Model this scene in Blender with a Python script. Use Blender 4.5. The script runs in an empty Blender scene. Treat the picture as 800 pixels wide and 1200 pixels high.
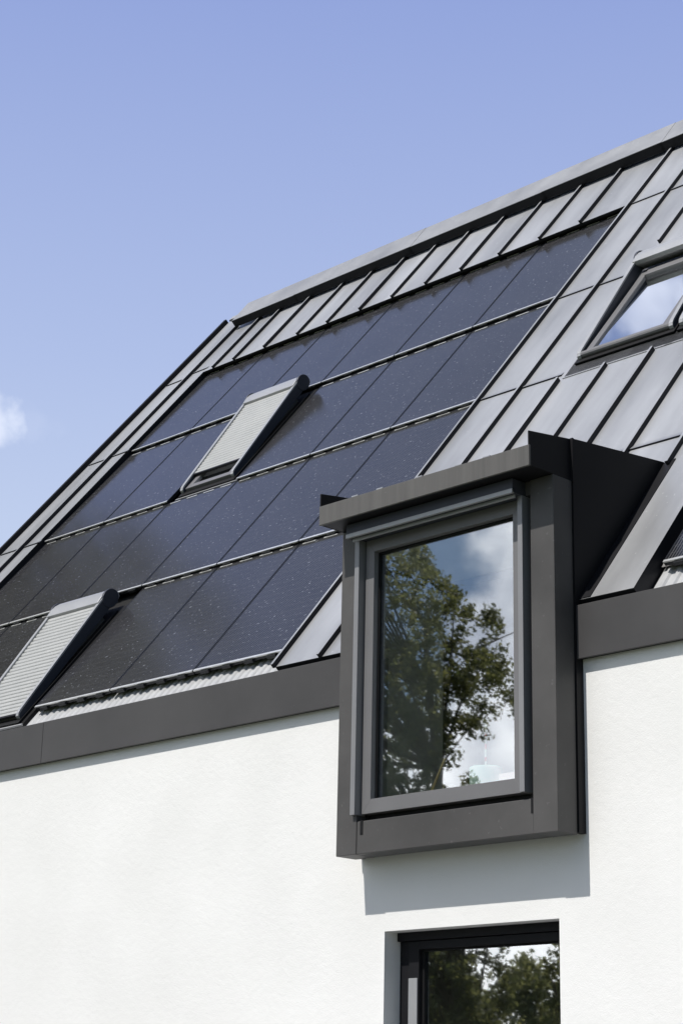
import bpy, bmesh, math, random
import numpy as np
from mathutils import Vector, Matrix

scene = bpy.context.scene
col = scene.collection
Z0 = 4.8                                   # eaves height above the garden
PITCH = math.radians(50.5056)
CP, SP = math.cos(PITCH), math.sin(PITCH)
RY = -0.00346                              # roof plane meets eaves level here
WY = 0.0594                                # front face of the rendered wall
RIDGE = 8.85


def R(x, s, o=0.0):
    """roof coordinates (along eaves, up the slope, out of the plane) -> world"""
    return (x, RY + s * CP - o * SP, Z0 + s * SP + o * CP)


# ------------------------------------------------------------------ materials
def new_mat(name):
    m = bpy.data.materials.new(name)
    m.use_nodes = True
    nt = m.node_tree
    b = nt.nodes['Principled BSDF']
    return m, nt, b


def N(nt, t, **kw):
    n = nt.nodes.new(t)
    for k, v in kw.items():
        if k.startswith('i_'):
            n.inputs[k[2:].replace('_', ' ')].default_value = v
        else:
            setattr(n, k, v)
    return n


def ramp(nt, a, b, ca, cb):
    r = N(nt, 'ShaderNodeValToRGB')
    r.color_ramp.elements[0].position = a
    r.color_ramp.elements[1].position = b
    r.color_ramp.elements[0].color = (*ca, 1)
    r.color_ramp.elements[1].color = (*cb, 1)
    return r


def metal(name, c, metallic, rough, vary=.15, scale=2.0, streak=None, specks=0.0, spec=.5):
    m, nt, b = new_mat(name)
    L = nt.links.new
    tc = N(nt, 'ShaderNodeTexCoord')
    src = tc.outputs['Object']
    if streak:
        mp = N(nt, 'ShaderNodeMapping')
        mp.inputs['Scale'].default_value = streak
        mp.inputs['Rotation'].default_value = (0, 0, 0)
        L(src, mp.inputs['Vector'])
        src2 = mp.outputs['Vector']
    else:
        src2 = src
    n = N(nt, 'ShaderNodeTexNoise')
    n.inputs['Scale'].default_value = scale
    n.inputs['Detail'].default_value = 6
    n.inputs['Roughness'].default_value = .6
    L(src2, n.inputs['Vector'])
    lo = tuple(x * (1 - vary) for x in c)
    hi = tuple(min(1, x * (1 + vary)) for x in c)
    r = ramp(nt, .3, .7, lo, hi)
    L(n.outputs['Fac'], r.inputs['Fac'])
    colr = r.outputs['Color']
    if specks:
        v = N(nt, 'ShaderNodeTexNoise')
        v.inputs['Scale'].default_value = 28
        v.inputs['Detail'].default_value = 2
        L(src, v.inputs['Vector'])
        rr = ramp(nt, .715, .75, (0, 0, 0), (1, 1, 1))
        L(v.outputs['Fac'], rr.inputs['Fac'])
        mx = N(nt, 'ShaderNodeMixRGB')
        mx.inputs['Color2'].default_value = (min(1, c[0] + specks), min(1, c[1] + specks), min(1, c[2] + specks), 1)
        L(rr.outputs['Color'], mx.inputs['Fac'])
        L(colr, mx.inputs['Color1'])
        colr = mx.outputs['Color']
    L(colr, b.inputs['Base Color'])
    b.inputs['Metallic'].default_value = metallic
    b.inputs['Specular IOR Level'].default_value = spec
    rg = N(nt, 'ShaderNodeMapRange')
    rg.inputs['To Min'].default_value = max(.05, rough - .07)
    rg.inputs['To Max'].default_value = rough + .07
    L(n.outputs['Fac'], rg.inputs['Value'])
    L(rg.outputs['Result'], b.inputs['Roughness'])
    # faint oil-canning
    n2 = N(nt, 'ShaderNodeTexNoise')
    n2.inputs['Scale'].default_value = 1.7
    n2.inputs['Detail'].default_value = 1
    L(src, n2.inputs['Vector'])
    bp = N(nt, 'ShaderNodeBump')
    bp.inputs['Strength'].default_value = .12
    bp.inputs['Distance'].default_value = .03
    L(n2.outputs['Fac'], bp.inputs['Height'])
    L(bp.outputs['Normal'], b.inputs['Normal'])
    return m


M = {}
M['zinc'] = metal('roof_zinc', (.355, .364, .380), .85, .55, .18, 1.3, (1.6, .35, .35), .06)
M['zinc_shade'] = metal('roof_zinc_shade', (.022, .022, .026), .1, .5, .1, 4, spec=.2)  # darker copy of the zinc: shade of unlit faces put into the colour
M['cap'] = metal('ridge_zinc', (.32, .325, .332), .85, .55, .12, 2.2, None, .10)
M['anth'] = metal('anthracite_casing', (.086, .083, .082), .0, .5, .22, 1.3, None, .03, spec=.22)
M['fascia'] = metal('anthracite_sheet', (.070, .068, .069), .0, .5, .12, 1.6, None, .03, spec=.22)
M['capfront'] = metal('weathered_anthracite', (.115, .111, .107), .0, .5, .18, 2.5, (5, 1, .35), .03, spec=.25)
M['alu_dark'] = metal('dark_frame', (.013, .013, .015), .0, .5, .1, spec=.15)
M['alu_mid'] = metal('grey_aluminium', (.18, .178, .183), .1, .42, .06, spec=.3)
M['alu_box'] = metal('blue_grey_box', (.06, .064, .08), .2, .42, .06, spec=.3)
M['rail'] = metal('window_rail', (.38, .385, .395), .3, .42, .06)
M['rail2'] = metal('guide_rail', (.25, .25, .26), .2, .42, .06, spec=.3)
M['alu_bright'] = metal('bright_aluminium', (.72, .72, .70), .6, .35, .06, 8)
M['corrug'] = metal('corrugated_flashing', (.47, .475, .48), .2, .45, .08, 6)
M['mesh_strip'] = metal('grey_guard', (.25, .245, .24), .4, .5, .1, 5)
M['membrane'] = metal('dark_membrane', (.018, .018, .018), 0, .8, .2, 4, spec=.15)
M['slat'] = metal('shutter_slat', (.40, .405, .395), .2, .5, .05, 4)
M['black'] = metal('black_gasket', (.010, .010, .011), 0, .6, .1, 4, spec=.2)
M['pvframe'] = metal('panel_frame', (.025, .026, .03), .4, .4, .1)


def stucco():
    m, nt, b = new_mat('white_render')
    L = nt.links.new
    tc = N(nt, 'ShaderNodeTexCoord')
    n = N(nt, 'ShaderNodeTexNoise'); n.inputs['Scale'].default_value = 1.1; n.inputs['Detail'].default_value = 5
    L(tc.outputs['Object'], n.inputs['Vector'])
    r = ramp(nt, .3, .7, (.80, .797, .782), (.86, .857, .845))
    L(n.outputs['Fac'], r.inputs['Fac'])
    f = N(nt, 'ShaderNodeTexNoise'); f.inputs['Scale'].default_value = 160; f.inputs['Detail'].default_value = 4
    L(tc.outputs['Object'], f.inputs['Vector'])
    g = N(nt, 'ShaderNodeTexNoise'); g.inputs['Scale'].default_value = 22; g.inputs['Detail'].default_value = 3
    L(tc.outputs['Object'], g.inputs['Vector'])
    ad = N(nt, 'ShaderNodeMath', operation='ADD')
    L(f.outputs['Fac'], ad.inputs[0]); L(g.outputs['Fac'], ad.inputs[1])
    bp = N(nt, 'ShaderNodeBump'); bp.inputs['Strength'].default_value = .4; bp.inputs['Distance'].default_value = .004
    L(ad.outputs[0], bp.inputs['Height']); L(bp.outputs['Normal'], b.inputs['Normal'])
    L(r.outputs['Color'], b.inputs['Base Color'])
    b.inputs['Roughness'].default_value = .9
    b.inputs['Specular IOR Level'].default_value = .2
    return m


M['stucco'] = stucco()


def pv_glass():
    m, nt, b = new_mat('solar_glass')
    L = nt.links.new
    tc = N(nt, 'ShaderNodeTexCoord')
    sx = N(nt, 'ShaderNodeSeparateXYZ')
    L(tc.outputs['Object'], sx.inputs[0])

    def lines(sock, pitch, w):
        a = N(nt, 'ShaderNodeMath', operation='DIVIDE'); a.inputs[1].default_value = pitch
        L(sock, a.inputs[0])
        f = N(nt, 'ShaderNodeMath', operation='FRACT'); L(a.outputs[0], f.inputs[0])
        c = N(nt, 'ShaderNodeMath', operation='LESS_THAN'); c.inputs[1].default_value = w
        L(f.outputs[0], c.inputs[0])
        return c.outputs[0]
    wires = lines(sx.outputs['X'], .0235, .36)
    cells = lines(sx.outputs['Y'], .0845, .07)
    mx = N(nt, 'ShaderNodeMath', operation='MAXIMUM')
    cs = N(nt, 'ShaderNodeMath', operation='MULTIPLY'); cs.inputs[1].default_value = .6
    L(cells, cs.inputs[0]); L(wires, mx.inputs[0]); L(cs.outputs[0], mx.inputs[1])
    # bright solder spots / dust, stretched along the eaves
    mp = N(nt, 'ShaderNodeMapping'); mp.inputs['Scale'].default_value = (26, 40, 26)
    oi = N(nt, 'ShaderNodeObjectInfo')
    ofs = N(nt, 'ShaderNodeVectorMath', operation='ADD')
    L(tc.outputs['Object'], ofs.inputs[0])
    sc = N(nt, 'ShaderNodeMath', operation='MULTIPLY'); sc.inputs[1].default_value = 37.0
    L(oi.outputs['Random'], sc.inputs[0])
    cb = N(nt, 'ShaderNodeCombineXYZ'); L(sc.outputs[0], cb.inputs[0]); L(sc.outputs[0], cb.inputs[1])
    L(cb.outputs[0], ofs.inputs[1])
    L(ofs.outputs[0], mp.inputs['Vector'])
    ns = N(nt, 'ShaderNodeTexNoise'); ns.inputs['Scale'].default_value = 1.0; ns.inputs['Detail'].default_value = 1.5
    L(mp.outputs[0], ns.inputs['Vector'])
    sr = ramp(nt, .66, .745, (0, 0, 0), (1, 1, 1))
    L(ns.outputs['Fac'], sr.inputs['Fac'])
    # broad dust film
    nd = N(nt, 'ShaderNodeTexNoise'); nd.inputs['Scale'].default_value = 2.2; nd.inputs['Detail'].default_value = 5
    L(ofs.outputs[0], nd.inputs['Vector'])
    base = ramp(nt, .3, .75, (.009, .009, .011), (.020, .0195, .022))
    L(nd.outputs['Fac'], base.inputs['Fac'])
    m1 = N(nt, 'ShaderNodeMixRGB'); m1.inputs['Color2'].default_value = (.095, .095, .098, 1)
    k = N(nt, 'ShaderNodeMath', operation='MULTIPLY'); k.inputs[1].default_value = .75
    L(mx.outputs[0], k.inputs[0]); L(k.outputs[0], m1.inputs['Fac']); L(base.outputs['Color'], m1.inputs['Color1'])
    m2 = N(nt, 'ShaderNodeMixRGB'); m2.inputs['Color2'].default_value = (.21, .22, .24, 1)
    k2 = N(nt, 'ShaderNodeMath', operation='MULTIPLY'); k2.inputs[1].default_value = .8
    L(sr.outputs['Color'], k2.inputs[0])
    L(k2.outputs[0], m2.inputs['Fac']); L(m1.outputs['Color'], m2.inputs['Color1'])
    L(m2.outputs['Color'], b.inputs['Base Color'])
    b.inputs['Roughness'].default_value = .16
    b.inputs['IOR'].default_value = 1.45
    b.inputs['Specular IOR Level'].default_value = .36
    return m


M['pv'] = pv_glass()


def pane_mat(name, tint, f0, f90, wobble=0.0):
    m, nt, b = new_mat(name)
    L = nt.links.new
    nt.nodes.remove(b)
    out = nt.nodes['Material Output']
    gl = N(nt, 'ShaderNodeBsdfGlossy'); gl.inputs['Roughness'].default_value = 0.016
    gl.inputs['Color'].default_value = (.96, .97, 1, 1)
    tr = N(nt, 'ShaderNodeBsdfTransparent'); tr.inputs['Color'].default_value = (*tint, 1)
    lw = N(nt, 'ShaderNodeLayerWeight'); lw.inputs['Blend'].default_value = .5
    mr = N(nt, 'ShaderNodeMapRange')
    mr.inputs['To Min'].default_value = f0; mr.inputs['To Max'].default_value = f90
    L(lw.outputs['Facing'], mr.inputs['Value'])
    mx = N(nt, 'ShaderNodeMixShader')
    L(mr.outputs['Result'], mx.inputs['Fac'])
    L(tr.outputs[0], mx.inputs[1]); L(gl.outputs[0], mx.inputs[2])
    L(mx.outputs[0], out.inputs['Surface'])
    if wobble:
        tc = N(nt, 'ShaderNodeTexCoord')
        n = N(nt, 'ShaderNodeTexNoise'); n.inputs['Scale'].default_value = 1.3; n.inputs['Detail'].default_value = 1
        L(tc.outputs['Object'], n.inputs['Vector'])
        bp = N(nt, 'ShaderNodeBump'); bp.inputs['Strength'].default_value = wobble; bp.inputs['Distance'].default_value = .004
        L(n.outputs['Fac'], bp.inputs['Height']); L(bp.outputs['Normal'], gl.inputs['Normal'])
    return m


M['pane'] = pane_mat('window_glass', (.93, .96, .94), .24, .50, .10)
M['roofpane'] = pane_mat('roof_window_glass', (.6, .66, .66), .50, .98)


def plain(name, c, rough=.6, vary=.08, scale=6, spec=.3, c2=None):
    m, nt, b = new_mat(name)
    tc = N(nt, 'ShaderNodeTexCoord')
    n = N(nt, 'ShaderNodeTexNoise'); n.inputs['Scale'].default_value = scale; n.inputs['Detail'].default_value = 5
    nt.links.new(tc.outputs['Object'], n.inputs['Vector'])
    r = ramp(nt, .3, .7, tuple(x * (1 - vary) for x in c), c2 or tuple(min(1, x * (1 + vary)) for x in c))
    nt.links.new(n.outputs['Fac'], r.inputs['Fac'])
    nt.links.new(r.outputs['Color'], b.inputs['Base Color'])
    b.inputs['Roughness'].default_value = rough
    b.inputs['Specular IOR Level'].default_value = spec
    return m


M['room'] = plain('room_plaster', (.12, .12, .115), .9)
M['sill'] = plain('white_sill', (.55, .55, .53), .5)
M['mint'] = plain('mint_glaze', (.70, .90, .84), .35)
M['white'] = plain('white_paint', (.8, .8, .78), .5)
M['red'] = plain('red_paint', (.55, .05, .04), .5)
M['wood'] = plain('pale_wood', (.55, .42, .22), .6)
M['dark'] = plain('dark_bristle', (.02, .022, .025), .8)
M['pink'] = plain('pale_pink_card', (.78, .60, .58), .7)
M['bark'] = plain('bark', (.085, .07, .055), .95, .35, 5)
M['grass'] = plain('grass', (.05, .085, .022), .95, .4, .7, c2=(.10, .12, .035))
M['paving'] = plain('paving', (.15, .15, .15), .9, .2, 3)


def leaf_mat(name, a, b_, translucent=.5):
    m, nt, b = new_mat(name)
    L = nt.links.new
    g = N(nt, 'ShaderNodeNewGeometry')
    r = ramp(nt, 0, 1, a, b_)
    L(g.outputs['Random Per Island'], r.inputs['Fac'])
    L(r.outputs['Color'], b.inputs['Base Color'])
    b.inputs['Roughness'].default_value = .55
    b.inputs['Specular IOR Level'].default_value = .3
    tl = N(nt, 'ShaderNodeBsdfTranslucent')
    mr = N(nt, 'ShaderNodeMixRGB', blend_type='MULTIPLY'); mr.inputs['Fac'].default_value = 1
    mr.inputs['Color2'].default_value = (2.0, 1.85, 1.35, 1)
    L(r.outputs['Color'], mr.inputs['Color1']); L(mr.outputs['Color'], tl.inputs['Color'])
    mx = N(nt, 'ShaderNodeMixShader'); mx.inputs['Fac'].default_value = translucent
    out = nt.nodes['Material Output']
    L(b.outputs[0], mx.inputs[1]); L(tl.outputs[0], mx.inputs[2]); L(mx.outputs[0], out.inputs['Surface'])
    return m


M['leaf'] = leaf_mat('oak_leaf', (.055, .072, .03), (.185, .195, .10))
M['leaf_far'] = leaf_mat('thicket_leaf', (.075, .095, .045), (.22, .23, .12))
M['leaf_dark'] = leaf_mat('sky_blocker_needle', (.012, .022, .010), (.03, .045, .018), .1)


# ------------------------------------------------------------------ mesh helpers
class MB:
    def __init__(self):
        self.v, self.f, self.m = [], [], []

    def add(self, vs, fs, mi=0):
        b = len(self.v)
        self.v += [tuple(p) for p in vs]
        self.f += [tuple(i + b for i in q) for q in fs]
        self.m += [mi] * len(fs)

    def hexa(self, p, mi=0):      # 8 points: bottom loop, top loop
        self.add(p, [(3, 2, 1, 0), (4, 5, 6, 7), (0, 1, 5, 4), (1, 2, 6, 5), (2, 3, 7, 6), (3, 0, 4, 7)], mi)

    def box(self, x0, x1, y0, y1, z0, z1, mi=0):
        self.hexa([(x0, y0, z0), (x1, y0, z0), (x1, y1, z0), (x0, y1, z0),
                   (x0, y0, z1), (x1, y0, z1), (x1, y1, z1), (x0, y1, z1)], mi)

    def rbox(self, x0, x1, s0, s1, o0, o1, mi=0):      # box in roof coordinates
        self.hexa([R(x0, s0, o0), R(x1, s0, o0), R(x1, s1, o0), R(x0, s1, o0),
                   R(x0, s0, o1), R(x1, s0, o1), R(x1, s1, o1), R(x0, s1, o1)], mi)

    def extrude(self, a, b, mi=0):                      # two matching loops, closed
        n = len(a)
        fs = [tuple(range(n - 1, -1, -1)), tuple(range(n, 2 * n))]
        for i in range(n):
            j = (i + 1) % n
            fs.append((i, j, n + j, n + i))
        self.add(list(a) + list(b), fs, mi)

    def sheet(self, x0, x1, s0, s1, o0, o1, top, side):   # roof sheet, shade painted on its side faces
        self.rbox(x0, x1, s0, s1, o0, o1, side)
        self.m[-5] = top

    def rprofile(self, x0, x1, prof, mi=0):             # (s, o) profile swept along x
        self.extrude([R(x0, s, o) for s, o in prof], [R(x1, s, o) for s, o in prof], mi)

    def tube(self, pts, rads, n=8, mi=0):
        rings = []
        for i, p in enumerate(pts):
            p = Vector(p)
            d = Vector(pts[min(i + 1, len(pts) - 1)]) - Vector(pts[max(i - 1, 0)])
            d.normalize()
            u = d.orthogonal().normalized()
            w = d.cross(u)
            rings.append([p + (u * math.cos(2 * math.pi * k / n) + w * math.sin(2 * math.pi * k / n)) * rads[i] for k in range(n)])
        vs = [q for r_ in rings for q in r_]
        fs = []
        for i in range(len(rings) - 1):
            for k in range(n):
                l = (k + 1) % n
                fs.append((i * n + k, i * n + l, (i + 1) * n + l, (i + 1) * n + k))
        fs.append(tuple(range(n - 1, -1, -1)))
        fs.append(tuple((len(rings) - 1) * n + k for k in range(n)))
        self.add(vs, fs, mi)

    def build(self, name, mats, parent=None, bevel=0.0, smooth=False):
        me = bpy.data.meshes.new(name)
        me.from_pydata(self.v, [], self.f)
        if not isinstance(mats, (list, tuple)):
            mats = [mats]
        for m in mats:
            me.materials.append(m)
        if len(mats) > 1:
            me.polygons.foreach_set('material_index', self.m)
        bm = bmesh.new(); bm.from_mesh(me)
        bmesh.ops.recalc_face_normals(bm, faces=bm.faces)
        bm.to_mesh(me); bm.free()
        if smooth:
            me.polygons.foreach_set('use_smooth', [True] * len(me.polygons))
        o = bpy.data.objects.new(name, me)
        col.objects.link(o)
        if parent:
            o.parent = parent
            o.matrix_parent_inverse = parent.matrix_world.inverted()
        if bevel:
            bv = o.modifiers.new('bevel', 'BEVEL')
            bv.width = bevel; bv.segments = 2; bv.limit_method = 'ANGLE'; bv.angle_limit = math.radians(40)
        return o


def empty(name, loc=(0, 0, 0), mat=None):
    o = bpy.data.objects.new(name, None)
    o.empty_display_size = .2
    o.matrix_world = mat if mat is not None else Matrix.Translation(loc)
    col.objects.link(o)
    if mat is None:
        o.location = loc
    return o


def tag(o, label=None, cat=None, group=None, kind=None):
    if label: o['label'] = label
    if cat: o['category'] = cat
    if group: o['group'] = group
    if kind: o['kind'] = kind
    return o


# ------------------------------------------------------------------ camera
cam = bpy.data.cameras.new('camera')
co = bpy.data.objects.new('camera', cam)
col.objects.link(co)
yaw, pit, rol = .800251665, .314363485, .022326953
fwd = Vector((-math.sin(yaw) * math.cos(pit), math.cos(yaw) * math.cos(pit), math.sin(pit)))
r0 = Vector((math.cos(yaw), math.sin(yaw), 0))
u0 = Vector((math.sin(yaw) * math.sin(pit), -math.cos(yaw) * math.sin(pit), math.cos(pit)))
rr = r0 * math.cos(rol) + u0 * math.sin(rol)
uu = u0 * math.cos(rol) - r0 * math.sin(rol)
mw = Matrix((rr, uu, -fwd)).transposed().to_4x4()
mw.translation = Vector((10.78027781, -9.10797151, Z0 - 3.16161305))
co.matrix_world = mw
cam.sensor_fit = 'VERTICAL'
cam.sensor_height = 36.0
cam.lens = 2204.792 / 1200 * 36
cam.clip_end = 2000
scene.camera = co

# ------------------------------------------------------------------ setting
g = MB()
g.add([(-400, -400, 0), (400, -400, 0), (400, 400, 0), (-400, 400, 0)], [(0, 1, 2, 3)])
tag(g.build('ground', M['grass']), kind='structure')
g = MB()
g.box(-7.5, 10, -7.5, WY - .002, -.2, .03)
tag(g.build('pavement', M['paving']), kind='structure')

# ------------------------------------------------------------------ the house
house = empty('house', (0, 0, 0))
tag(house, 'white rendered house with dark metal roof, solar panels and a boxy dormer window', 'house')
XL, XR = -6.45, 9.0
YB = 2 * RIDGE * CP + RY * 2

# walls: front with a window opening, gables, back
OX0, OX1, OZ1, OZ0 = 1.839, 3.330, Z0 - 1.935, 0.45
w = MB()
T = .32


def wallrect(x0, x1, z0, z1):
    w.add([(x0, WY, z0), (x1, WY, z0), (x1, WY, z1), (x0, WY, z1)], [(0, 1, 2, 3)])


TOPZ = Z0 - .06
wallrect(XL, OX0, 0, TOPZ); wallrect(OX1, XR, 0, TOPZ)
wallrect(OX0, OX1, 0, OZ0)
DX0, DX1 = 1.622, 3.540
wallrect(OX0, OX1, OZ1, Z0 - 1.2)
# opening of the wall behind the dormer starts above its floor
for (a, b_) in (((OX0, OZ0), (OX0, OZ1)), ((OX0, OZ1), (OX1, OZ1)), ((OX1, OZ1), (OX1, OZ0)), ((OX1, OZ0), (OX0, OZ0))):
    w.add([(a[0], WY, a[1]), (b_[0], WY, b_[1]), (b_[0], WY + T, b_[1]), (a[0], WY + T, a[1])], [(0, 1, 2, 3)])
for x in (XL, XR):
    w.add([(x, WY, 0), (x, YB - .06, 0), (x, YB - .06, TOPZ), (x, YB / 2, Z0 + RIDGE * SP - .16), (x, WY, TOPZ)], [(0, 1, 2, 3, 4)])
w.add([(XL, YB - .06, 0), (XR, YB - .06, 0), (XR, YB - .06, TOPZ), (XL, YB - .06, TOPZ)], [(0, 1, 2, 3)])
w.build('wall', M['stucco'], house)

# roof: dark deck, zinc trays, standing seams
rf = MB()
GR = 1.50                                  # dormer cuts the slope below here
D0 = -.125
for (x0, x1, s0, s1) in ((-6.57, DX0 + .02, -.03, RIDGE), (DX0 + .02, DX1 - .02, GR, RIDGE), (DX1 - .02, XR + .1, -.03, RIDGE)):
    rf.rbox(x0, x1, s0, s1, D0 - .06, D0, 1)
# rear slope
a = [(-6.57, YB + .06, Z0 - .06), (XR + .1, YB + .06, Z0 - .06), (XR + .1, YB / 2 - .02, Z0 + RIDGE * SP), (-6.57, YB / 2 - .02, Z0 + RIDGE * SP)]
rf.hexa(a + [(p[0], p[1] + .06, p[2] + .07) for p in a], 0)
TRAYS = [(-6.57, -5.835, .055, 8.80), (-5.835, XR + .1, 7.30, 8.74), (.70, DX0 + .0, .055, 7.30),
         (DX0, DX1, 1.585, 7.30), (DX1, 3.98, .055, 7.30), (3.98, XR + .1, 2.3, 7.30)]
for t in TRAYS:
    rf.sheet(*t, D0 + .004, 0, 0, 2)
ribs = [(-6.10, .055, 8.45), (.695, .055, 8.42), (1.185, .055, 8.42), (1.64, 1.60, 3.53), (1.64, 5.86, 8.42),
        (2.13, 1.60, 3.53), (2.60, 1.60, 3.53), (3.09, 1.60, 3.53), (2.13, 5.86, 8.42), (2.60, 5.86, 8.42), (3.09, 5.86, 8.42),
        (3.60, 1.55, 3.53), (3.60, 5.86, 8.42), (4.12, 2.3, 8.42), (4.64, 2.3, 8.42), (5.16, 2.3, 8.42), (5.7, 2.3, 8.42),
        (6.2, 2.3, 8.42), (6.7, 2.3, 8.42), (7.2, 2.3, 8.42), (7.7, 2.3, 8.42), (8.3, 2.3, 8.42)]
for x in (-5.63, -5.25, -4.70, -4.13, -3.63, -3.10, -2.60, -2.09, -1.57, -1.03, -.48, .055):
    ribs.append((x, 7.235, 8.42))
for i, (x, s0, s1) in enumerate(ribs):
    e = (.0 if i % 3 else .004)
    rf.rbox(x - .010, x + .010, s0 - .012, s1, .0, .034 + e, 2)  # web coloured dark to paint the shaded sides of the rib
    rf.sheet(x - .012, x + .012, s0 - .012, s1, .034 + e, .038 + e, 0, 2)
# cross welts in the trays
for (x0, x1, s) in ((.71, 1.175, 7.20), (.71, 1.175, 5.37), (1.20, 1.62, 5.34), (.71, 1.175, 3.65), (1.20, 1.62, 3.62),
                    (2.62, 3.08, 1.93), (3.10, 3.58, 1.92), (3.62, 4.1, 5.4), (1.2, 1.62, 7.16), (3.62, 4.1, 7.2), (3.62, 3.97, 3.6),
                    (-6.53, -6.12, 7.24), (-6.08, -5.81, 7.32), (-6.53, -6.12, 5.49), (-6.08, -5.81, 5.50), (-6.53, -6.12, 3.715), (-6.08, -5.81, 3.72),
                    (-6.53, -6.12, 1.93), (-6.08, -5.81, 1.94)):
    rf.rprofile(x0, x1, [(s, 0.0), (s, .012), (s + .055, .0)], 0)
    rf.rbox(x0, x1, s - .006, s - .0005, 0.0, .012, 2)  # dark strip paints the shaded lower face of the welt
# drip edge of the top band over the panels
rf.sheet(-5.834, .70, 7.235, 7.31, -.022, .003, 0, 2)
# snow guard lip along the array's right border
rf.rbox(.640, .660, .2, 7.2, -.03, -.004, 0)
rf.build('roof', [M['zinc'], M['membrane'], M['zinc_shade']], house)

b = MB()
b.rprofile(-6.60, -6.555, [(.0, -.20), (8.79, -.20), (8.79, .055), (.0, .055)])
b.build('rake_trim', M['alu_dark'], house, .004)

# ridge cap in lengths, each lapping the next
b = MB()
xs = [-6.08, -4.9, -2.95, -.95, .62, 2.6, 4.6, 6.6, XR + .12]
for i in range(len(xs) - 1):
    o = .003 if i % 2 else 0
    b.rprofile(xs[i] - (.03 if i else 0), xs[i + 1], [(8.385, .025), (8.40, .025), (8.40, .105 + o), (8.80, .115 + o), (8.93, .04 + o), (8.93, .075 + o), (8.815, .135 + o), (8.385, .125 + o)])
    b.rbox(xs[i] - (.03 if i else 0), xs[i + 1], 8.378, 8.3845, .028, .121 + o, 1)  # dark strip paints the shade on the cap's front face
b.build('ridge_cap', [M['cap'], M['zinc_shade']], house)

# fascia boards (each length its own sheet)
for (x0, x1) in ((-6.60, -2.139), (-2.135, DX0 + .03), (DX1 - .03, 5.6), (5.604, XR + .12)):
    b = MB()
    b.box(x0, x1, 0.0, .02, Z0 - .35, Z0)
    b.box(x0, x1, .0205, WY + .02, Z0 - .343, Z0 - .32, 1)  # soffit strip coloured black to paint the shaded gap
    b.build('fascia', [M['fascia'], M['black']], house, .003)

# eave strip below the panels: corrugated flashing and slotted guard
def eave_strip(x0, x1):
    b = MB()
    n = int((x1 - x0) / .085)
    prof = []
    for i in range(n):
        xa = x0 + (x1 - x0) * i / n
        d = (x1 - x0) / n
        prof += [(xa, -.121), (xa + .35 * d, -.121), (xa + .5 * d, -.109), (xa + .85 * d, -.109)]
    prof.append((x1, -.121))
    for (p, q) in zip(prof[:-1], prof[1:]):
        b.add([R(p[0], .02, p[1]), R(q[0], .02, q[1]), R(q[0], .40, q[1]), R(p[0], .40, p[1])], [(0, 1, 2, 3)])
    b.build('corrugated_flashing', M['corrug'], house)
    b = MB()
    n = int((x1 - x0) / .26)
    d = (x1 - x0) / n
    for i in range(n):
        xa = x0 + i * d
        for (u, v) in ((0, .70), (.92, 1.0)):
            b.rprofile(xa + u * d, xa + v * d, [(.375, -.094), (.445, -.090), (.445, -.086), (.375, -.090)])
        b.rprofile(xa + .70 * d, xa + .92 * d, [(.375, -.094), (.398, -.093), (.398, -.089), (.375, -.090)])
        b.rprofile(xa + .70 * d, xa + .92 * d, [(.424, -.0912), (.445, -.090), (.445, -.086), (.424, -.0872)])
    b.rprofile(x0, x1, [(.446, -.12), (.450, -.12), (.450, -.086), (.446, -.086)], 1)
    b.build('slotted_guard', [M['mesh_strip'], M['membrane']], house)


eave_strip(-5.82, .69)
eave_strip(4.0, 8.9)

# ------------------------------------------------------------------ dormer
dm = MB()
yF, yB2 = -.199, -.011
zB, zT = Z0 - 1.451, Z0 + .836
OL, OR, OB = 1.812, 3.347, Z0 - 1.232
dm.box(DX0, OL, yF, yB2, zB, zT)
dm.box(OR, DX1, yF, yB2, zB, zT)
dm.box(OL + .002, OR - .002, yF + .004, yB2, zB + .001, OB)
dm.box(OL + .001, OR - .001, yF + .012, yB2, Z0 + .74, zT)
dm.build('dormer', M['anth'], house, .004)
dormer = bpy.data.objects['dormer']
# cheeks and rear strip
ck = MB()
def cheek(x0, x1):
    zt0, zt1 = Z0 + 1.126, Z0 + 1.226
    pr = [(yB2 + .002, zB + .012), (WY + .03, zB + .012), (WY + .03, Z0 - .02), (.10, Z0 - .02), (1.06, zt1 - .02), (.99, zt1), (yB2 + .002, zt0)]
    ck.extrude([(x0, y, z) for y, z in pr], [(x1, y, z) for y, z in pr])
cheek(DX0 - .012, DX0 + .03)
ck.build('cheek', M['alu_dark'], dormer)
ck = MB()
cheek(DX1 - .03, DX1 + .012)
# folded standing joint between cap and cheek
ck.box(DX1 - .004, DX1 + .018, yB2 - .006, yB2 + .008, Z0 + .83, Z0 + 1.128)
# valley trim where the cheek meets the slope
ck.rprofile(DX1 + .012, DX1 + .10, [(.06, .002), (1.60, .002), (1.60, .006), (.06, .006)])
ck.build('cheek', M['alu_dark'], dormer)
bt = MB()
bt.box(DX0 + .01, DX1 - .01, yB2, WY + .004, zB + .02, zB + .05)
bt.build('underside_panel', M['alu_dark'], dormer)
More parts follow.
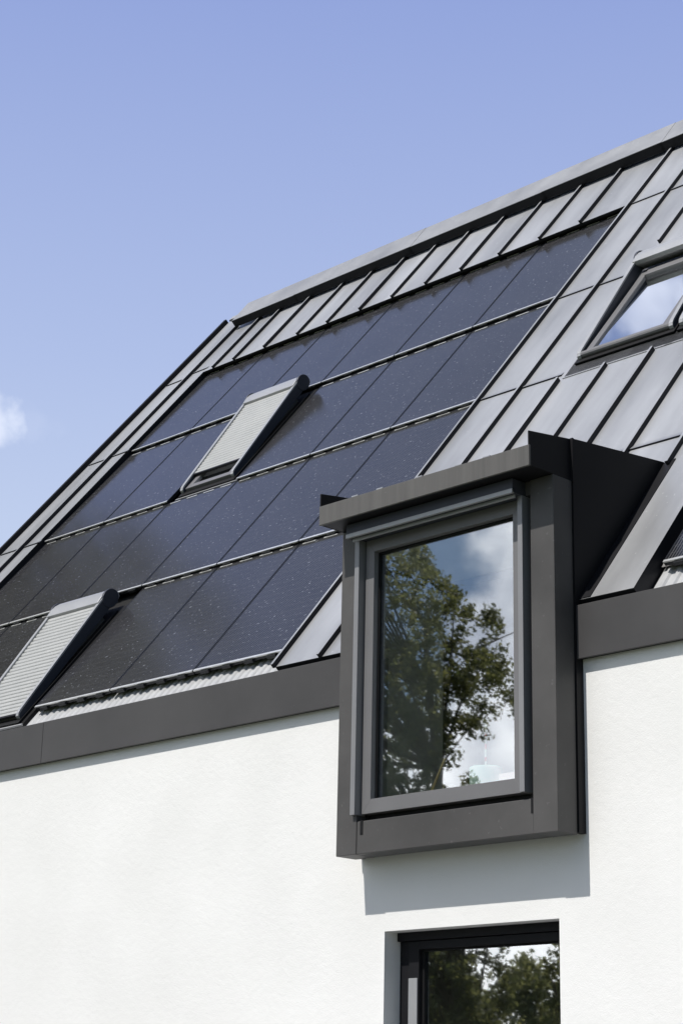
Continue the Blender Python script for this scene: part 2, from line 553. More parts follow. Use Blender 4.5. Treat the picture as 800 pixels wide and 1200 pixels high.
# cap: front board, upstands at both ends, sloping sheet with folds
cp = MB()
cf = -.436
cp.box(DX0, DX1, cf, cf + .02, Z0 + .834, Z0 + .974)
cp.hexa([(DX0 + .012, cf + .02, Z0 + .838), (DX1 - .012, cf + .02, Z0 + .838), (DX1 - .012, yB2, Z0 + .838), (DX0 + .012, yB2, Z0 + .838),
         (DX0 + .012, cf + .02, Z0 + .962), (DX1 - .012, cf + .02, Z0 + .962), (DX1 - .012, yB2, Z0 + .99), (DX0 + .012, yB2, Z0 + .99)], 1)
cp.hexa([(DX0 + .03, yB2, Z0 + .95), (DX1 - .03, yB2, Z0 + .95), (DX1 - .03, 1.0, Z0 + 1.10), (DX0 + .03, 1.0, Z0 + 1.10),
         (DX0 + .03, yB2, Z0 + .99), (DX1 - .03, yB2, Z0 + .99), (DX1 - .03, 1.0, Z0 + 1.19), (DX0 + .03, 1.0, Z0 + 1.19)], 1)
for (x0, x1) in ((DX0 + .001, DX0 + .012), (DX1 - .012, DX1 - .001)):
    pr = [(cf + .003, Z0 + .836), (yB2, Z0 + .836), (yB2, Z0 + 1.126), (cf + .003, Z0 + 1.069)]
    cp.extrude([(x0, y, z) for y, z in pr], [(x1, y, z) for y, z in pr], 1)
for x in (1.939, 2.18, 2.55, 2.905, 3.151):
    cp.box(x - .03, x + .03, cf + .03, cf + .06, Z0 + .962, Z0 + .996, 2)
cp.build('dormer_cap', [M['capfront'], M['alu_dark'], M['zinc']], dormer, .003)
# roller shutter box with bright lip
sb = MB()
sb.box(1.777, 3.300, -.318, -.16, Z0 + .738, Z0 + .832)
sb.build('shutter_box', M['alu_box'], dormer, .003)
sl = MB()
sl.box(1.777, 3.300, -.3215, -.30, Z0 + .732, Z0 + .762)
sl.box(1.80, 3.28, -.275, -.262, Z0 + .715, Z0 + .7375)
sl.build('shutter_bar', M['rail'], dormer, .002)
for (x0, x1) in ((1.777, 1.820), (3.264, 3.304)):
    b = MB()
    b.box(x0, x1, -.229, -.125, Z0 - 1.19, Z0 + .737)
    b.build('guide_rail', M['rail2'], dormer, .002)
# sash
s = MB()
yS = -.17
GX0, GX1, GZ0, GZ1 = 1.911, 3.175, Z0 - 1.087, Z0 + .648
SX0, SX1, SZ0, SZ1 = 1.832, 3.256, Z0 - 1.182, Z0 + .736
s.extrude([(SX0, yS, SZ0), (SX1, yS, SZ0), (GX1, yS, GZ0), (GX0, yS, GZ0)], [(SX0, -.07, SZ0), (SX1, -.07, SZ0), (GX1, -.07, GZ0), (GX0, -.07, GZ0)])
s.extrude([(SX0, yS, SZ1), (GX0, yS, GZ1), (GX1, yS, GZ1), (SX1, yS, SZ1)], [(SX0, -.07, SZ1), (GX0, -.07, GZ1), (GX1, -.07, GZ1), (SX1, -.07, SZ1)])
s.extrude([(SX0, yS, SZ0), (GX0, yS, GZ0), (GX0, yS, GZ1), (SX0, yS, SZ1)], [(SX0, -.07, SZ0), (GX0, -.07, GZ0), (GX0, -.07, GZ1), (SX0, -.07, SZ1)])
s.extrude([(SX1, yS, SZ0), (SX1, yS, SZ1), (GX1, yS, GZ1), (GX1, yS, GZ0)], [(SX1, -.07, SZ0), (SX1, -.07, SZ1), (GX1, -.07, GZ1), (GX1, -.07, GZ0)])
s.build('sash', M['alu_mid'], dormer, .0015)
s = MB()
t = .012
for (x0, x1, z0, z1) in ((GX0 - .002, GX0 + t, GZ0, GZ1), (GX1 - t, GX1 + .002, GZ0, GZ1), (GX0 + t, GX1 - t, GZ0 - .002, GZ0 + .006), (GX0 + t, GX1 - t, GZ1 - t, GZ1 + .002)):
    s.box(x0, x1, -.125, -.08, z0, z1)
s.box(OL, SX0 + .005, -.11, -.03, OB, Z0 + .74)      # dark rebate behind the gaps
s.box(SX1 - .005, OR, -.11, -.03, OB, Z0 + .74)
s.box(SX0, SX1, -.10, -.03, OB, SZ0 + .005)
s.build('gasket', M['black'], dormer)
for (x0, x1, z1) in ((1.846, 1.872, Z0 - 1.228), (3.328, 3.343, Z0 - 1.228)):
    b = MB()
    b.box(x0, x1, yF + .001, yF + .02, z1 - .095, z1)
    b.build('drain_slot', M['black'], dormer)
p = MB()
p.box(GX0 - .004, GX1 + .004, -.112, -.106, GZ0 - .004, GZ1 + .004)
p.build('pane', M['pane'], dormer)

# room behind the dormer, open towards the glass
rm = MB()
def room(x0, x1, y0, y1, z0, z1):
    rm.add([(x0, y0, z0), (x1, y0, z0), (x1, y1, z0), (x0, y1, z0), (x0, y0, z1), (x1, y0, z1), (x1, y1, z1), (x0, y1, z1)],
           [(0, 1, 2, 3), (4, 5, 6, 7), (1, 2, 6, 5), (2, 3, 7, 6), (3, 0, 4, 7)])
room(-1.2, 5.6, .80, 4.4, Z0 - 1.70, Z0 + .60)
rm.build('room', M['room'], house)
rm = MB()
room(.6, 4.6, WY + .33, 3.2, .35, Z0 - 1.75)
rm.build('living_room', M['sill'], house)
# white lining of the dormer, open to the window and to the attic room behind it
ln = MB()
for (x0, x1, z0, z1) in ((1.655, 1.675, Z0 - 1.25, Z0 + .60), (3.485, 3.505, Z0 - 1.25, Z0 + .60), (1.675, 3.485, Z0 - 1.25, Z0 - 1.23), (1.675, 3.485, Z0 + .66, Z0 + .68)):
    ln.box(x0, x1, -.05, .80, z0, z1)
ln.build('window_lining', M['white'], dormer)
b = MB()
b.box(1.67, 3.49, -.06, .36, Z0 - 1.10, Z0 - 1.06)
b.build('window_sill', M['sill'], dormer)

# ------------------------------------------------------------------ lower window
fr = MB()
y0, y1 = WY + .15, WY + .23
fr.box(OX0 + .002, OX0 + .085, y0, y1, OZ0 + .002, OZ1 - .06)
fr.box(OX1 - .05, OX1 - .002, y0, y1, OZ0 + .002, OZ1 - .06)
fr.box(OX0 + .002, OX1 - .002, y0 - .03, y1, OZ1 - .058, OZ1 - .002)
fr.box(OX0 + .085, OX1 - .05, y0, y1, OZ0 + .002, OZ0 + .08)
win = fr.build('window', M['alu_dark'], house, .003)
sa = MB()
WX0, WX1, WZ0, WZ1 = OX0 + .185, OX1 - .105, OZ0 + .17, OZ1 - .115
sa.box(OX0 + .095, WX0, y0 - .012, y1 - .01, OZ0 + .09, OZ1 - .062)
sa.box(WX1, OX1 - .055, y0 - .012, y1 - .01, OZ0 + .09, OZ1 - .062)
sa.box(WX0, WX1, y0 - .012, y1 - .01, WZ1, OZ1 - .062)
sa.box(WX0, WX1, y0 - .012, y1 - .01, OZ0 + .09, WZ0)
sa.build('sash', M['alu_dark'], win, .002)
sa = MB()
sa.box(OX0 + .10, OX0 + .178, y0 - .022, y0 - .0125, OZ0 + .1, Z0 - 2.235)  # pale piece ends at the lintel's shadow line, painting the sunlit part
sa.build('guide_rail', M['rail'], win, .002)
gk = MB()
gk.box(WX0 - .002, WX0 + .02, y0 + .02, y1 - .02, WZ0, WZ1)
gk.box(WX1 - .02, WX1 + .002, y0 + .02, y1 - .02, WZ0, WZ1)
gk.box(WX0 + .02, WX1 - .02, y0 + .02, y1 - .02, WZ1 - .012, WZ1 + .002)
gk.build('gasket', M['black'], win)
p = MB()
p.box(WX0 - .004, WX1 + .004, y0 + .035, y0 + .041, WZ0 - .004, WZ1 + .004)
p.build('pane', M['pane'], win)

# ------------------------------------------------------------------ roof windows
def lerp(a, b, t): return a + (b - a) * t


def roof_window(x0, x1, s0, closed, openlen, base, lift0, lift1, length=1.50):
    """roof window with an outside roller shutter; base = height of its flashing"""
    fl = MB()
    fm = .07
    fl.rbox(x0 - fm, x1 + fm, s0 - .22 if not closed else s0 - .06, s0 + length + .12, base - .085, base - .02)
    fl.rbox(x0 - .02, x1 + .02, s0 - .05, s0 + length + .02, base - .02, base + .002)
    obj = fl.build('roof_window', M['black'], house)
    st = MB()
    xa = x0 - fm
    st.rbox(xa - .0, x1 + fm, (s0 - .23 if not closed else s0 - .07), (s0 - .215 if not closed else s0 - .055), base - .03, base - .012)
    st.build('flashing', M['rail'], obj)
    # frame ring
    f = MB()
    w_ = .07
    i0, i1 = x0 + .06, x1 - .06
    f.rbox(i0, i0 + w_, s0 + .02, s0 + length - .1, base, base + .035)
    f.rbox(i1 - w_, i1, s0 + .02, s0 + length - .1, base, base + .035)
    f.rbox(i0 + w_, i1 - w_, s0 + .02, s0 + .09, base, base + .035)
    f.rbox(i0 + w_, i1 - w_, s0 + length - .2, s0 + length - .1, base, base + .045)
    f.build('frame', M['alu_mid'], obj, .004)
    p = MB()
    p.rbox(i0 + w_ - .004, i1 - w_ + .004, s0 + .086, s0 + length - .196, base + .012, base + .018)
    p.build('pane', M['roofpane'], obj)
    # side rails, rounded toe, rising towards the box
    for xr in (x0, x1 - .034):
        r = MB()
        lo0, lo1 = base + .0, lift1 - .115
        pr = [(s0 + .012, lift0 - .045), (s0, lift0 - .02), (s0 + .004, lift0), (s0 + .025, lift0 + .016), (s0 + .06, lift0 + .024),
              (s0 + length, lift1), (s0 + length, lo1), (s0 + .07, lift0 - .05)]
        r.rprofile(xr, xr + .034, pr, 1)
        n_ = len(pr)
        tp = [pr[1], pr[2], pr[3], pr[4], pr[5]]
        dn = [(a_[0], a_[1] - .012) for a_ in tp]
        for (p_, q_, p2, q2) in zip(tp[:-1], tp[1:], dn[:-1], dn[1:]):
            up = .003
            r.hexa([R(xr - .002, p2[0], p2[1]), R(xr + .036, p2[0], p2[1]), R(xr + .036, q2[0], q2[1]), R(xr - .002, q2[0], q2[1]),
                    R(xr - .002, p_[0] - .002, p_[1] + up), R(xr + .036, p_[0] - .002, p_[1] + up), R(xr + .036, q_[0], q_[1] + up), R(xr - .002, q_[0], q_[1] + up)], 0)
        r.build('guide_rail', [M['rail'], M['alu_box']], obj)
    # shutter box: rounded hood
    c = MB()
    sh, oh = s0 + length, lift1
    pr = []
    for k in range(9):
        an = math.pi * (k / 8.0)
        pr.append((sh + .10 - .10 * math.cos(an), oh - .075 + .085 * math.sin(an) ** .7))
    pr = [(sh - .085, oh - .035), (sh - .085, oh + .006)] + [(sh + .0, oh + .018), (sh + .06, oh + .016), (sh + .12, oh - .002), (sh + .165, oh - .035), (sh + .18, oh - .075), (sh + .165, oh - .115), (sh + .10, oh - .14), (sh + .02, oh - .13)]
    c.rprofile(x0 + .012, x1 - .012, pr)
    c.build('shutter_box', M['rail'], obj, .005)
    for xe in (x0 - .006, x1 - .022):
        e = MB()
        cx, cy = sh + .055, oh - .055
        e.rprofile(xe, xe + .028, [(cx + .105 * math.cos(a_), cy + .082 * math.sin(a_)) for a_ in [2 * math.pi * k / 18 for k in range(18)]])
        e.build('end_cap', M['alu_box'], obj, .005)
    # curtain
    if closed:
        c = MB()
        sc0 = s0 + openlen
        n = int((sh - .08 - sc0) / .05)
        d = (sh - .08 - sc0) / n
        for k in range(n):
            sa_, sb_ = sc0 + k * d, sc0 + (k + 1) * d
            oa = lerp(lift0 + .004, lift1 - .018, (sa_ - s0) / length)
            ob = lerp(lift0 + .004, lift1 - .018, (sb_ - s0) / length)
            c.rprofile(x0 + .03, x1 - .03, [(sa_ + .002, oa - .014), (sa_ + .003, oa - .001), (lerp(sa_, sb_, .18), oa + .004), (lerp(sa_, sb_, .72), ob + .005), (sb_ - .006, ob - .002), (sb_ - .003, ob - .014)])
        c.build('shutter_curtain', M['slat'], obj)
        c = MB()
        oa = lerp(lift0, lift1 - .018, openlen / length)
        c.rbox(x0 + .034, x1 - .034, sc0 - .022, sc0 + .004, oa - .014, oa + .010)
        c.build('end_bar', M['alu_dark'], obj)
    else:
        c = MB()
        pr = [(s0 + .035 + .03 * math.cos(a_), lift0 - .01 + .03 * math.sin(a_)) for a_ in [2 * math.pi * k / 12 for k in range(12)]]
        c.rprofile(x0 + .034, x1 - .034, pr)
        c.build('bottom_rail', M['alu_mid'], obj)
    return obj


RW = roof_window(-3.55, -2.735, 3.895, True, .26, -.055, -.02, .125)
RW['label'] = 'roof window with slatted shutter stopped short of its lower edge'
RW = roof_window(-3.55, -2.735, .215, True, .03, -.055, -.02, .125)
RW['label'] = 'roof window at the eaves with slatted shutter fully lowered'
RW = roof_window(1.735, 2.700, 3.775, False, 0, .02, .05, .165, 1.46)
RW['label'] = 'roof window with its shutter rolled up and bare glass showing'
roof_window(2.765, 3.73, 3.775, False, 0, .02, .05, .165, 1.46)

# ------------------------------------------------------------------ solar panels
PW, PL, PITCHX = 1.051, 1.725, 1.064
T_UP, T_LOW = -.062, -.036
tilt = math.atan2(T_UP - T_LOW, PL)


def panel_meshes():
    f = MB()
    h = .034
    e = .011
    f.box(0, e, 0, PL, -h, 0)
    f.box(PW - e, PW, 0, PL, -h, 0)
    f.box(e, PW - e, PL - e, PL, -h, 0)
    f.box(e, PW - e, 0, .006, -h, -.004)
    g_ = MB()
    g_.box(e - .001, PW - e + .001, .0062, PL - e + .001, -.010, -.0015)
    lip = MB()
    lip.box(.002, PW - .002, -.006, .016, -.0075, .0030)
    top = MB()
    top.box(-.08, .08, PL - .030, PL - .016, -.001, .0025)
    cl = MB()
    cl.box(-.050, .050, -.022, .0, -.036, -.010)
    return f, g_, lip, top, cl


mb_f, mb_g, mb_l, mb_t, mb_c = panel_meshes()
basis = Matrix(((1, 0, 0, 0), (0, CP, -SP, 0), (0, SP, CP, 0), (0, 0, 0, 1)))


def panel_matrix(x, s_):
    m = Matrix.Translation(R(x, s_, T_LOW)) @ basis @ Matrix.Rotation(tilt, 4, 'X')
    return m


root = empty('solar_panel')
PARTS = [mb_f.build('frame', M['pvframe'], root), mb_g.build('glass', M['pv'], root),
         mb_l.build('edge_strip', M['alu_bright'], root)]
for k in range(4):
    if k == 0:
        tobj = mb_t.build('hook', M['alu_bright'], root)
        tfirst = tobj
    else:
        tobj = tfirst.copy(); col.objects.link(tobj); tobj.parent = root
    tobj.location = (.125 + .26 * k, 0, 0)
    PARTS.append(tobj)
    if k == 0:
        cobj = mb_c.build('clip', M['pvframe'], root)
        first = cobj
    else:
        cobj = first.copy(); col.objects.link(cobj); cobj.parent = root
    cobj.location = (.13 + .26 * k, 0, 0)
    PARTS.append(cobj)

ROWN = ['top row', 'second row', 'third row', 'bottom row']
ORD = {0: 'rightmost', 1: 'second from the right', 2: 'third from the right', 3: 'fourth from the right', 4: 'fifth from the right', 5: 'leftmost'}
S_ROW = [5.56, 3.79, 2.06, .33]
SPECIAL = {
    (1, 2): None, (3, 2): None,
    (1, 1): 'black solar panel in the second row, directly left of the upper shuttered roof window',
    (1, 3): 'black solar panel in the second row, directly right of the upper shuttered roof window',
    (3, 1): 'black solar panel in the bottom row, left of the lower shuttered roof window',
    (3, 3): 'black solar panel in the bottom row, directly right of the lower shuttered roof window',
    (3, 5): 'black solar panel in the bottom row, its lower corner beside the dormer',
    (2, 5): 'black solar panel in the third row, partly hidden behind the dormer cap',
    (2, 2): 'black solar panel in the third row, directly below the upper shuttered roof window',
    (0, 2): 'black solar panel in the top row, directly above the upper shuttered roof window',
    (0, 0): 'black solar panel at the top left corner of the roof array',
    (0, 5): 'black solar panel at the top right corner of the roof array',
    (1, 0): 'leftmost black solar panel in the second row, beside the left roof edge',
}
count = 0
for r_ in range(4):
    for c_ in range(6):
        if (r_, c_) in SPECIAL and SPECIAL[(r_, c_)] is None:
            continue
        if count == 0:
            o = root
        else:
            o = root.copy(); col.objects.link(o)
            for ch in PARTS:
                d = ch.copy(); col.objects.link(d); d.parent = o
        o.matrix_world = panel_matrix(-5.808 + PITCHX * c_, S_ROW[r_])
        lab = SPECIAL.get((r_, c_)) or 'black solar panel in the %s of the array, %s' % (ROWN[r_], ORD[5 - c_])
        tag(o, lab, 'solar panel', 'solar panels on the roof')
        count += 1
for k in range(4):
    o = root.copy(); col.objects.link(o)
    for ch in PARTS:
        d = ch.copy(); col.objects.link(d); d.parent = o
    o.matrix_world = panel_matrix(4.055 + PITCHX * k, .345)
    if k == 0:
        tag(o, 'solar panel at the eaves right of the dormer, only its lower corner in view', 'solar panel', 'solar panels on the roof')
    else:
        tag(o, '%s solar panel from the dormer along the eaves to its right' % ('first', 'second', 'third', 'fourth')[k], 'solar panel', 'solar panels on the roof')

# ------------------------------------------------------------------ things on the sill
def lathe(mbld, cx, cy, prof, n=32, mi=0):
    vs, fs = [], []
    for (r, z) in prof:
        for k in range(n):
            vs.append((cx + r * math.cos(2 * math.pi * k / n), cy + r * math.sin(2 * math.pi * k / n), z))
    for i in range(len(prof) - 1):
        for k in range(n):
            l = (k + 1) % n
            fs.append((i * n + k, i * n + l, (i + 1) * n + l, (i + 1) * n + k))
    fs.append(tuple(range(n - 1, -1, -1)))
    mbld.add(vs, fs, mi)


SZ = Z0 - 1.06
cup = MB()
lathe(cup, 2.732, .06, [(.095, SZ), (.104, SZ + .012), (.106, SZ + .11), (.104, SZ + .122), (.097, SZ + .126), (.09, SZ + .120), (.09, SZ + .03), (.0001, SZ + .03)])
o = cup.build('pot', M['mint'], None, 0, True)
tag(o, 'pale mint round pot standing on the dormer window sill', 'pot')
st = MB()
zz = SZ + .03
for k, (h, mi) in enumerate(((.135, 0), (.03, 1), (.05, 0), (.035, 1), (.05, 0), (.02, 1), (.065, 0))):
    st.tube([(2.735, .06, zz), (2.735, .06, zz + h)], [.0065, .0065], 10, mi)
    zz += h
o = st.build('striped_stick', [M['white'], M['red']])
tag(o, 'thin red and white striped stick standing upright in the mint pot', 'stick')
br = empty('brush', (2.26, .06, SZ))
tag(br, 'long brush with pale wooden handle and dark head leaning on the sill', 'brush')
b = MB(); b.tube([(2.245, .06, SZ + .006), (2.388, .06, SZ + .245)], [.0085, .0075], 10); b.build('handle', M['wood'], br, 0, True)
b = MB(); lathe(b, 2.406, .06, [(.018, SZ + .225), (.034, SZ + .235), (.042, SZ + .262), (.040, SZ + .278), (.02, SZ + .284), (.0001, SZ + .285)], 20); b.build('head', M['dark'], br, 0, True)
b = MB()
b.box(2.88, 3.04, .02, .16, SZ, SZ + .062)
o = b.build('card_box', M['pink'], None, .004)
tag(o, 'small pale pink box in the right corner of the dormer sill', 'box')

# ------------------------------------------------------------------ trees
def leaf_mesh(name, mat, clumps, per, size, rng, parent, droop=.25, flat=1.0):
    """many small pointed leaves spread round clump centres"""
    C_, Rr = np.array([c[:3] for c in clumps]), np.array([c[3] for c in clumps])
    n = np.maximum(8, (per * np.array([c[4] if len(c) > 4 else 1 for c in clumps]))).astype(int)
    idx = np.repeat(np.arange(len(clumps)), n)
    m = len(idx)
    d = rng.normal(size=(m, 3)); d /= np.linalg.norm(d, axis=1, keepdims=True)
    rad = Rr[idx] * rng.random(m) ** .55
    P = C_[idx] + d * rad[:, None] * np.array([1, 1, flat])
    ax = rng.normal(size=(m, 3)); ax[:, 2] -= droop; ax /= np.linalg.norm(ax, axis=1, keepdims=True)
    t = rng.normal(size=(m, 3)); b = np.cross(ax, t); b /= np.linalg.norm(b, axis=1, keepdims=True)
    nn = np.cross(ax, b)
    L_ = size * (.6 + .8 * rng.random(m))[:, None]
    W = L_ * .30
    v = np.stack([P - ax * L_ * .5, P + b * W - ax * L_ * .05 + nn * L_ * .10, P + ax * L_ * .5, P - b * W - ax * L_ * .05 + nn * L_ * .10], axis=1).reshape(-1, 3)
    me = bpy.data.meshes.new(name)
    me.vertices.add(4 * m); me.vertices.foreach_set('co', v.astype(np.float32).ravel())
    me.loops.add(4 * m); me.loops.foreach_set('vertex_index', np.arange(4 * m, dtype=np.int32))
    me.polygons.add(m); me.polygons.foreach_set('loop_start', np.arange(0, 4 * m, 4, dtype=np.int32))
    me.polygons.foreach_set('loop_total', np.full(m, 4, dtype=np.int32))
    me.update(); me.validate()
    me.materials.append(mat)
    o = bpy.data.objects.new(name, me); col.objects.link(o)
    o.parent = parent; o.matrix_parent_inverse = parent.matrix_world.inverted()
    return o


def inside(p, poly):
    r = False
    for (x1, y1), (x2, y2) in zip(poly, poly[1:] + poly[:1]):
        if (y1 > p[1]) != (y2 > p[1]) and p[0] < (x2 - x1) * (p[1] - y1) / (y2 - y1) + x1:
            r = not r
    return r


def tree(name, label, cat, base, height, outline, gaps, nclump, rad, per, leaf, mat, seed, ea=(.942, -.336), depth=1.3, trunk_top=.8, tr=.22, group=None):
    """crown filled inside an uneven outline (sideways, up) with its own depth"""
    rng = np.random.default_rng(seed); rnd = random.Random(seed)
    root = empty(name, base)
    tag(root, label, cat, group)
    ed = (-ea[1], ea[0])
    xs = [p[0] for p in outline]; ys = [p[1] for p in outline]
    cl = []
    tries = 0
    while len(cl) < nclump and tries < 40000:
        tries += 1
        a, h = rnd.uniform(min(xs), max(xs)), rnd.uniform(min(ys), max(ys))
        if not inside((a, h), outline) or any(inside((a, h), g_) for g_ in gaps):
            continue
        d = rnd.uniform(-1, 1) * depth
        q = rnd.uniform(.6, 1.35)
        cl.append((base[0] + ea[0] * a + ed[0] * d, base[1] + ea[1] * a + ed[1] * d, base[2] + h, rad * q, q * q))
    leaf_mesh('crown', mat, cl, per, leaf, rng, root)
    t = MB()
    n = 9
    pts = [(base[0] + .10 * math.sin(1.3 * k), base[1] + .08 * math.cos(1.7 * k), base[2] - .1 + height * trunk_top * k / (n - 1)) for k in range(n)]
    rs = [tr * (1 - .85 * k / (n - 1)) for k in range(n)]
    t.tube(pts, rs, 10)
    for c in cl[::max(3, len(cl) // 220)]:
        k = max(2, min(n - 1, int((c[2] - base[2] - .6 - 1.2 * rnd.random()) / (height * trunk_top) * (n - 1))))
        p0 = Vector(pts[k]); p1 = Vector(c[:3])
        mid = p0.lerp(p1, .5) + Vector((rnd.uniform(-.06, .06), rnd.uniform(-.06, .06), rnd.uniform(-.02, .14))) * (p1 - p0).length
        L_ = (p1 - p0).length
        if not inside((ea[0] * (mid.x - base[0]) + ea[1] * (mid.y - base[1]), mid.z - base[2]), outline) or any(inside((ea[0] * (c[0] - base[0]) + ea[1] * (c[1] - base[1]), c[2] - base[2] - .5), g_) for g_ in gaps):
            continue
        r_ = min(rs[k] * .5, .006 + .013 * L_)
        t.tube([p0, mid, p1], [r_, r_ * .6, r_ * .2], 6)
    t.build('trunk', M['bark'], root, 0, True)
    return root


# main tree: outline in metres (sideways from the trunk, height)
main = [(-3.6, 3.3), (-3.9, 5.5), (-3.4, 8.4), (-2.4, 10.3), (-1.2, 10.9), (-.5, 10.2), (-.1, 9.55), (.35, 9.2), (.5, 8.85), (.62, 8.75),
        (1.12, 9.0), (1.18, 8.75), (.66, 8.55), (.66, 8.2), (.55, 8.12), (.9, 8.1), (1.35, 8.0), (1.62, 7.7), (1.65, 7.25), (1.25, 7.12), (1.1, 7.3),
        (.85, 7.55), (.62, 7.45), (.60, 7.05), (.46, 6.8), (.2, 6.65), (.2, 6.2), (.38, 5.6), (.45, 4.6), (.5, 3.9), (.5, 2.6), (-1, 2.2), (-2.5, 2.9)]
gaps = [[(-.72, 6.45), (-.45, 6.45), (-.42, 7.05), (-.6, 7.1), (-.75, 6.8)], [(.2, 8.12), (.45, 8.12), (.45, 8.34), (.25, 8.34)],
        [(-.60, 9.15), (-.38, 9.2), (-.40, 9.5), (-.6, 9.4)], [(-.35, 8.0), (.0, 7.9), (.05, 8.15), (-.2, 8.2)], [(-.1, 8.6), (.1, 8.5), (.15, 8.8), (0, 8.85)], [(.5, 7.9), (1.0, 7.75), (1.0, 7.9), (.55, 8.05)], [(.1, 6.2), (1.2, 6.2), (1.2, 6.85), (.3, 6.8)], [(.05, 7.3), (.2, 7.0), (.35, 7.0), (.15, 7.45)]]
tree('broadleaf_tree', 'tall leafy broadleaf tree in the garden, mirrored large in the dormer window', 'tree', (-7.55, -10.8, 0), 11.0, main, gaps, 2300, .155, 58, .068, M['leaf'], 4, depth=1.2)
yt = [(-.7, .6), (-.9, 2.6), (-.45, 3.5), (-.2, 3.95), (.1, 4.35), (.9, 4.4), (1.2, 3.2), (1.0, .8)]
tree('young_tree', 'young feathery tree beside the tall one, mirrored at the lower window edge', 'tree', (-6.35, -11.5, 0), 4.6, yt, [], 110, .2, 80, .08, M['leaf_far'], 9, depth=.6, tr=.07)
rnd = random.Random(3)
HED = ['broad', 'pale', 'dark', 'rounded', 'tall', 'low', 'bushy', 'ragged']
for k in range(10):
    a = -8 + 2.0 * k
    bx, by = -27.5 + .942 * a * 1.0, -33 - .336 * a
    h = rnd.uniform(5.4, 6.5)
    wd = rnd.uniform(1.7, 2.3)
    ol = [(-wd, .3), (-wd * 1.1, h * .5), (-wd * .6, h * .85), (-.2, h), (wd * .5, h * .9), (wd * 1.05, h * .55), (wd, .3)]
    tree('far_tree', 'bushy green tree in the thicket far behind the garden', 'tree', (bx, by, 0), h, ol, [], 150, .5, 70, .2, M['leaf_far'], 30 + k, depth=1.2, tr=.12, group='trees of the far thicket')

# tall tree beside the left gable (mirrored in the lowest panels) and unseen dark trees added on the right to block sky light
ol = [(-2.0, 3), (-2.4, 8), (-2.1, 12.4), (-.9, 14.7), (.6, 14.9), (1.6, 13.4), (2.2, 10), (2.2, 6), (1.7, 3)]
tree('garden_tree', 'tall tree standing off the left gable, mirrored in the lowest panels', 'tree', (-12.4, 2.6, 0), 14.5, ol, [], 420, .5, 80, .16, M['leaf'], 71, ea=(0, 1), depth=1.6, tr=.2)
for k, (bx, by, h) in enumerate(((14.5, 1.5, 19), (14.8, 5.5, 21), (14.2, 9.5, 22), (16, 13.5, 22), (11.5, 15.5, 21), (17.5, -3, 19))):
    ol = [(-2.6, .5), (-2.2, h * .35), (-1.3, h * .7), (-.3, h), (.4, h * .97), (1.3, h * .7), (2.2, h * .35), (2.6, .5)]
    tree('sky_blocker_tree', 'dark tall tree out of view, added to block sky light on the right', 'tree', (bx, by, 0), h, ol, [], 170, .75, 60, .28, M['leaf_dark'], 90 + k, ea=(.7, -.7), depth=1.6, tr=.2, group='unseen trees added to block sky light')

# ------------------------------------------------------------------ sky and sun
SUN = Vector((-.1284, -1, 1.4339)).normalized()
el = math.asin(SUN.z)
az = math.atan2(SUN.x, SUN.y)               # clockwise from +Y
world = bpy.data.worlds.new('World')
scene.world = world
world.use_nodes = True
nt = world.node_tree
L = nt.links.new
bg = nt.nodes['Background']
sky = N(nt, 'ShaderNodeTexSky', sky_type='NISHITA')
sky.sun_disc = False
sky.sun_elevation = el
sky.sun_rotation = az
sky.altitude = 100
sky.air_density = 1.0
sky.dust_density = 1.0
sky.ozone_density = 3.0
tc = N(nt, 'ShaderNodeTexCoord')
nz = N(nt, 'ShaderNodeTexNoise'); nz.inputs['Scale'].default_value = 5.5; nz.inputs['Detail'].default_value = 9; nz.inputs['Roughness'].default_value = .56
L(tc.outputs['Generated'], nz.inputs['Vector'])


def dirmask(v, c0, c1):
    vn = Vector(v).normalized()
    d = N(nt, 'ShaderNodeVectorMath', operation='DOT_PRODUCT')
    L(tc.outputs['Generated'], d.inputs[0]); d.inputs[1].default_value = vn
    m = N(nt, 'ShaderNodeMapRange', interpolation_type='SMOOTHSTEP')
    m.inputs['From Min'].default_value = c0; m.inputs['From Max'].default_value = c1
    L(d.outputs['Value'], m.inputs['Value'])
    return m.outputs['Result']


def math2(op, a, b):
    m = N(nt, 'ShaderNodeMath', operation=op)
    for i, v in enumerate((a, b)):
        if isinstance(v, (int, float)): m.inputs[i].default_value = v
        else: L(v, m.inputs[i])
    return m.outputs[0]


front = dirmask((-.68, -.66, .26), .62, .86)                       # cumulus stands in the sky in front of the house
cum = N(nt, 'ShaderNodeMapRange', interpolation_type='SMOOTHSTEP')
cum.inputs['From Min'].default_value = .46; cum.inputs['From Max'].default_value = .56
L(nz.outputs['Fac'], cum.inputs['Value'])
c1 = math2('MULTIPLY', front, cum.outputs['Result'])
nz2 = N(nt, 'ShaderNodeTexNoise'); nz2.inputs['Scale'].default_value = 48; nz2.inputs['Detail'].default_value = 7
L(tc.outputs['Generated'], nz2.inputs['Vector'])


def puff(v, rad, amp):
    vn = Vector(v).normalized()
    d = N(nt, 'ShaderNodeVectorMath', operation='DISTANCE')
    L(tc.outputs['Generated'], d.inputs[0]); d.inputs[1].default_value = vn
    k = math2('DIVIDE', d.outputs['Value'], rad)
    k = math2('SUBTRACT', 1.0, k)
    n = math2('MULTIPLY', math2('SUBTRACT', nz2.outputs['Fac'], .5), 3.4)
    k = math2('ADD', k, n)
    m = N(nt, 'ShaderNodeMapRange', interpolation_type='SMOOTHSTEP')
    m.inputs['From Min'].default_value = .0; m.inputs['From Max'].default_value = 1.1
    m.inputs['To Max'].default_value = amp
    L(k, m.inputs['Value'])
    return m.outputs['Result']


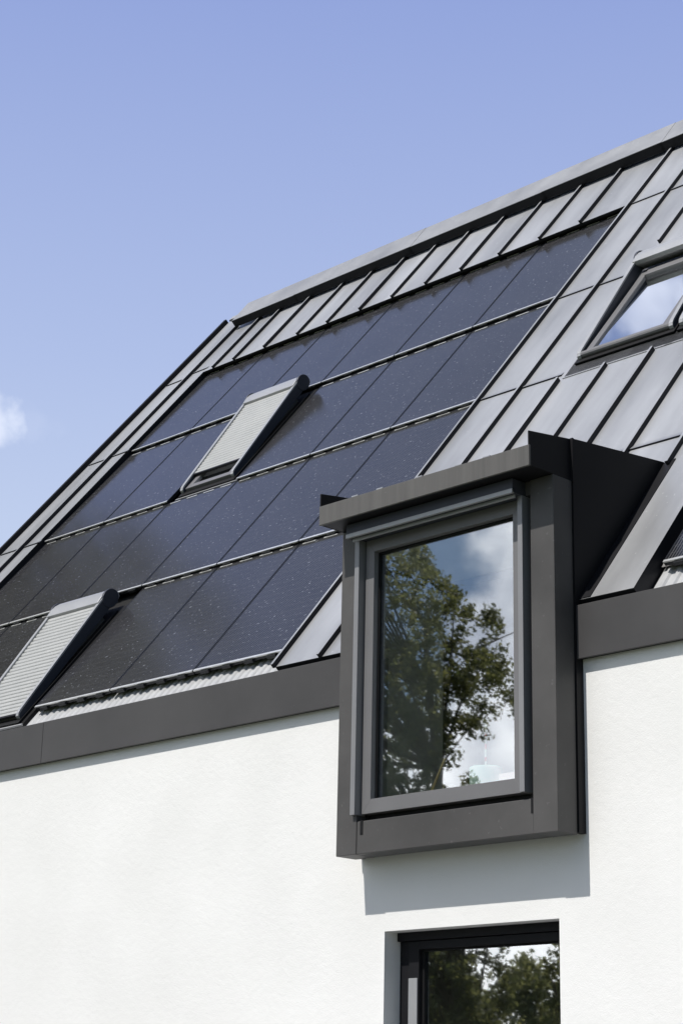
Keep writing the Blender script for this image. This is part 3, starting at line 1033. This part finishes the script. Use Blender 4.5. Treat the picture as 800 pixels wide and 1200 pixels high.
c2 = puff((-.7890, .5080, .3455), .018, .80)
c3 = math2('MAXIMUM', puff((-.774, .529, .3455), .013, .10), puff((-.53, .265, .805), .055, .45))
cl = math2('MAXIMUM', c1, math2('MAXIMUM', c2, c3))
shade = N(nt, 'ShaderNodeTexNoise'); shade.inputs['Scale'].default_value = 9; shade.inputs['Detail'].default_value = 4
L(tc.outputs['Generated'], shade.inputs['Vector'])
cr = ramp(nt, .42, .58, (9.5, 10.3, 12.2), (27.0, 27.2, 27.6))
L(shade.outputs['Fac'], cr.inputs['Fac'])
# thin bright summer haze over the far side of the sky
veil = dirmask((-.75, .60, .42), .25, .80)
sz = N(nt, 'ShaderNodeSeparateXYZ'); L(tc.outputs['Generated'], sz.inputs[0])
vr = N(nt, 'ShaderNodeValToRGB')
E_ = vr.color_ramp.elements
E_[0].position = .24; E_[0].color = (.62, .72, .92, 1)
E_[1].position = .58; E_[1].color = (.285, .375, .74, 1)
e2 = E_.new(.38); e2.color = (.46, .56, .85, 1)
e3 = E_.new(.85); e3.color = (.245, .325, .55, 1)
L(sz.outputs['Z'], vr.inputs['Fac'])
vs = N(nt, 'ShaderNodeVectorMath', operation='SCALE'); vs.inputs['Scale'].default_value = 1 / .085
L(vr.outputs['Color'], vs.inputs[0])
mv = N(nt, 'ShaderNodeMixRGB')
L(math2('MULTIPLY', veil, .92), mv.inputs['Fac']); L(sky.outputs['Color'], mv.inputs['Color1']); L(vs.outputs[0], mv.inputs['Color2'])
mx = N(nt, 'ShaderNodeMixRGB')
L(cl, mx.inputs['Fac']); L(mv.outputs['Color'], mx.inputs['Color1']); L(cr.outputs['Color'], mx.inputs['Color2'])
L(mx.outputs['Color'], bg.inputs['Color'])
bg.inputs['Strength'].default_value = .085

sl = bpy.data.lights.new('sun', 'SUN')
so = bpy.data.objects.new('sun', sl)
col.objects.link(so)
so.rotation_euler = (-SUN).to_track_quat('-Z', 'Y').to_euler()
so.location = (0, -20, 30)
sl.energy = 4.15
sl.angle = math.radians(.53)
sl.color = (1, .96, .90)

scene.view_settings.view_transform = 'Standard'
scene.view_settings.look = 'None'
scene.view_settings.exposure = 0.0
scene.view_settings.gamma = 1.0
scene.view_settings.use_curve_mapping = False
scene.cycles.max_bounces = 8
scene.cycles.transparent_max_bounces = 12
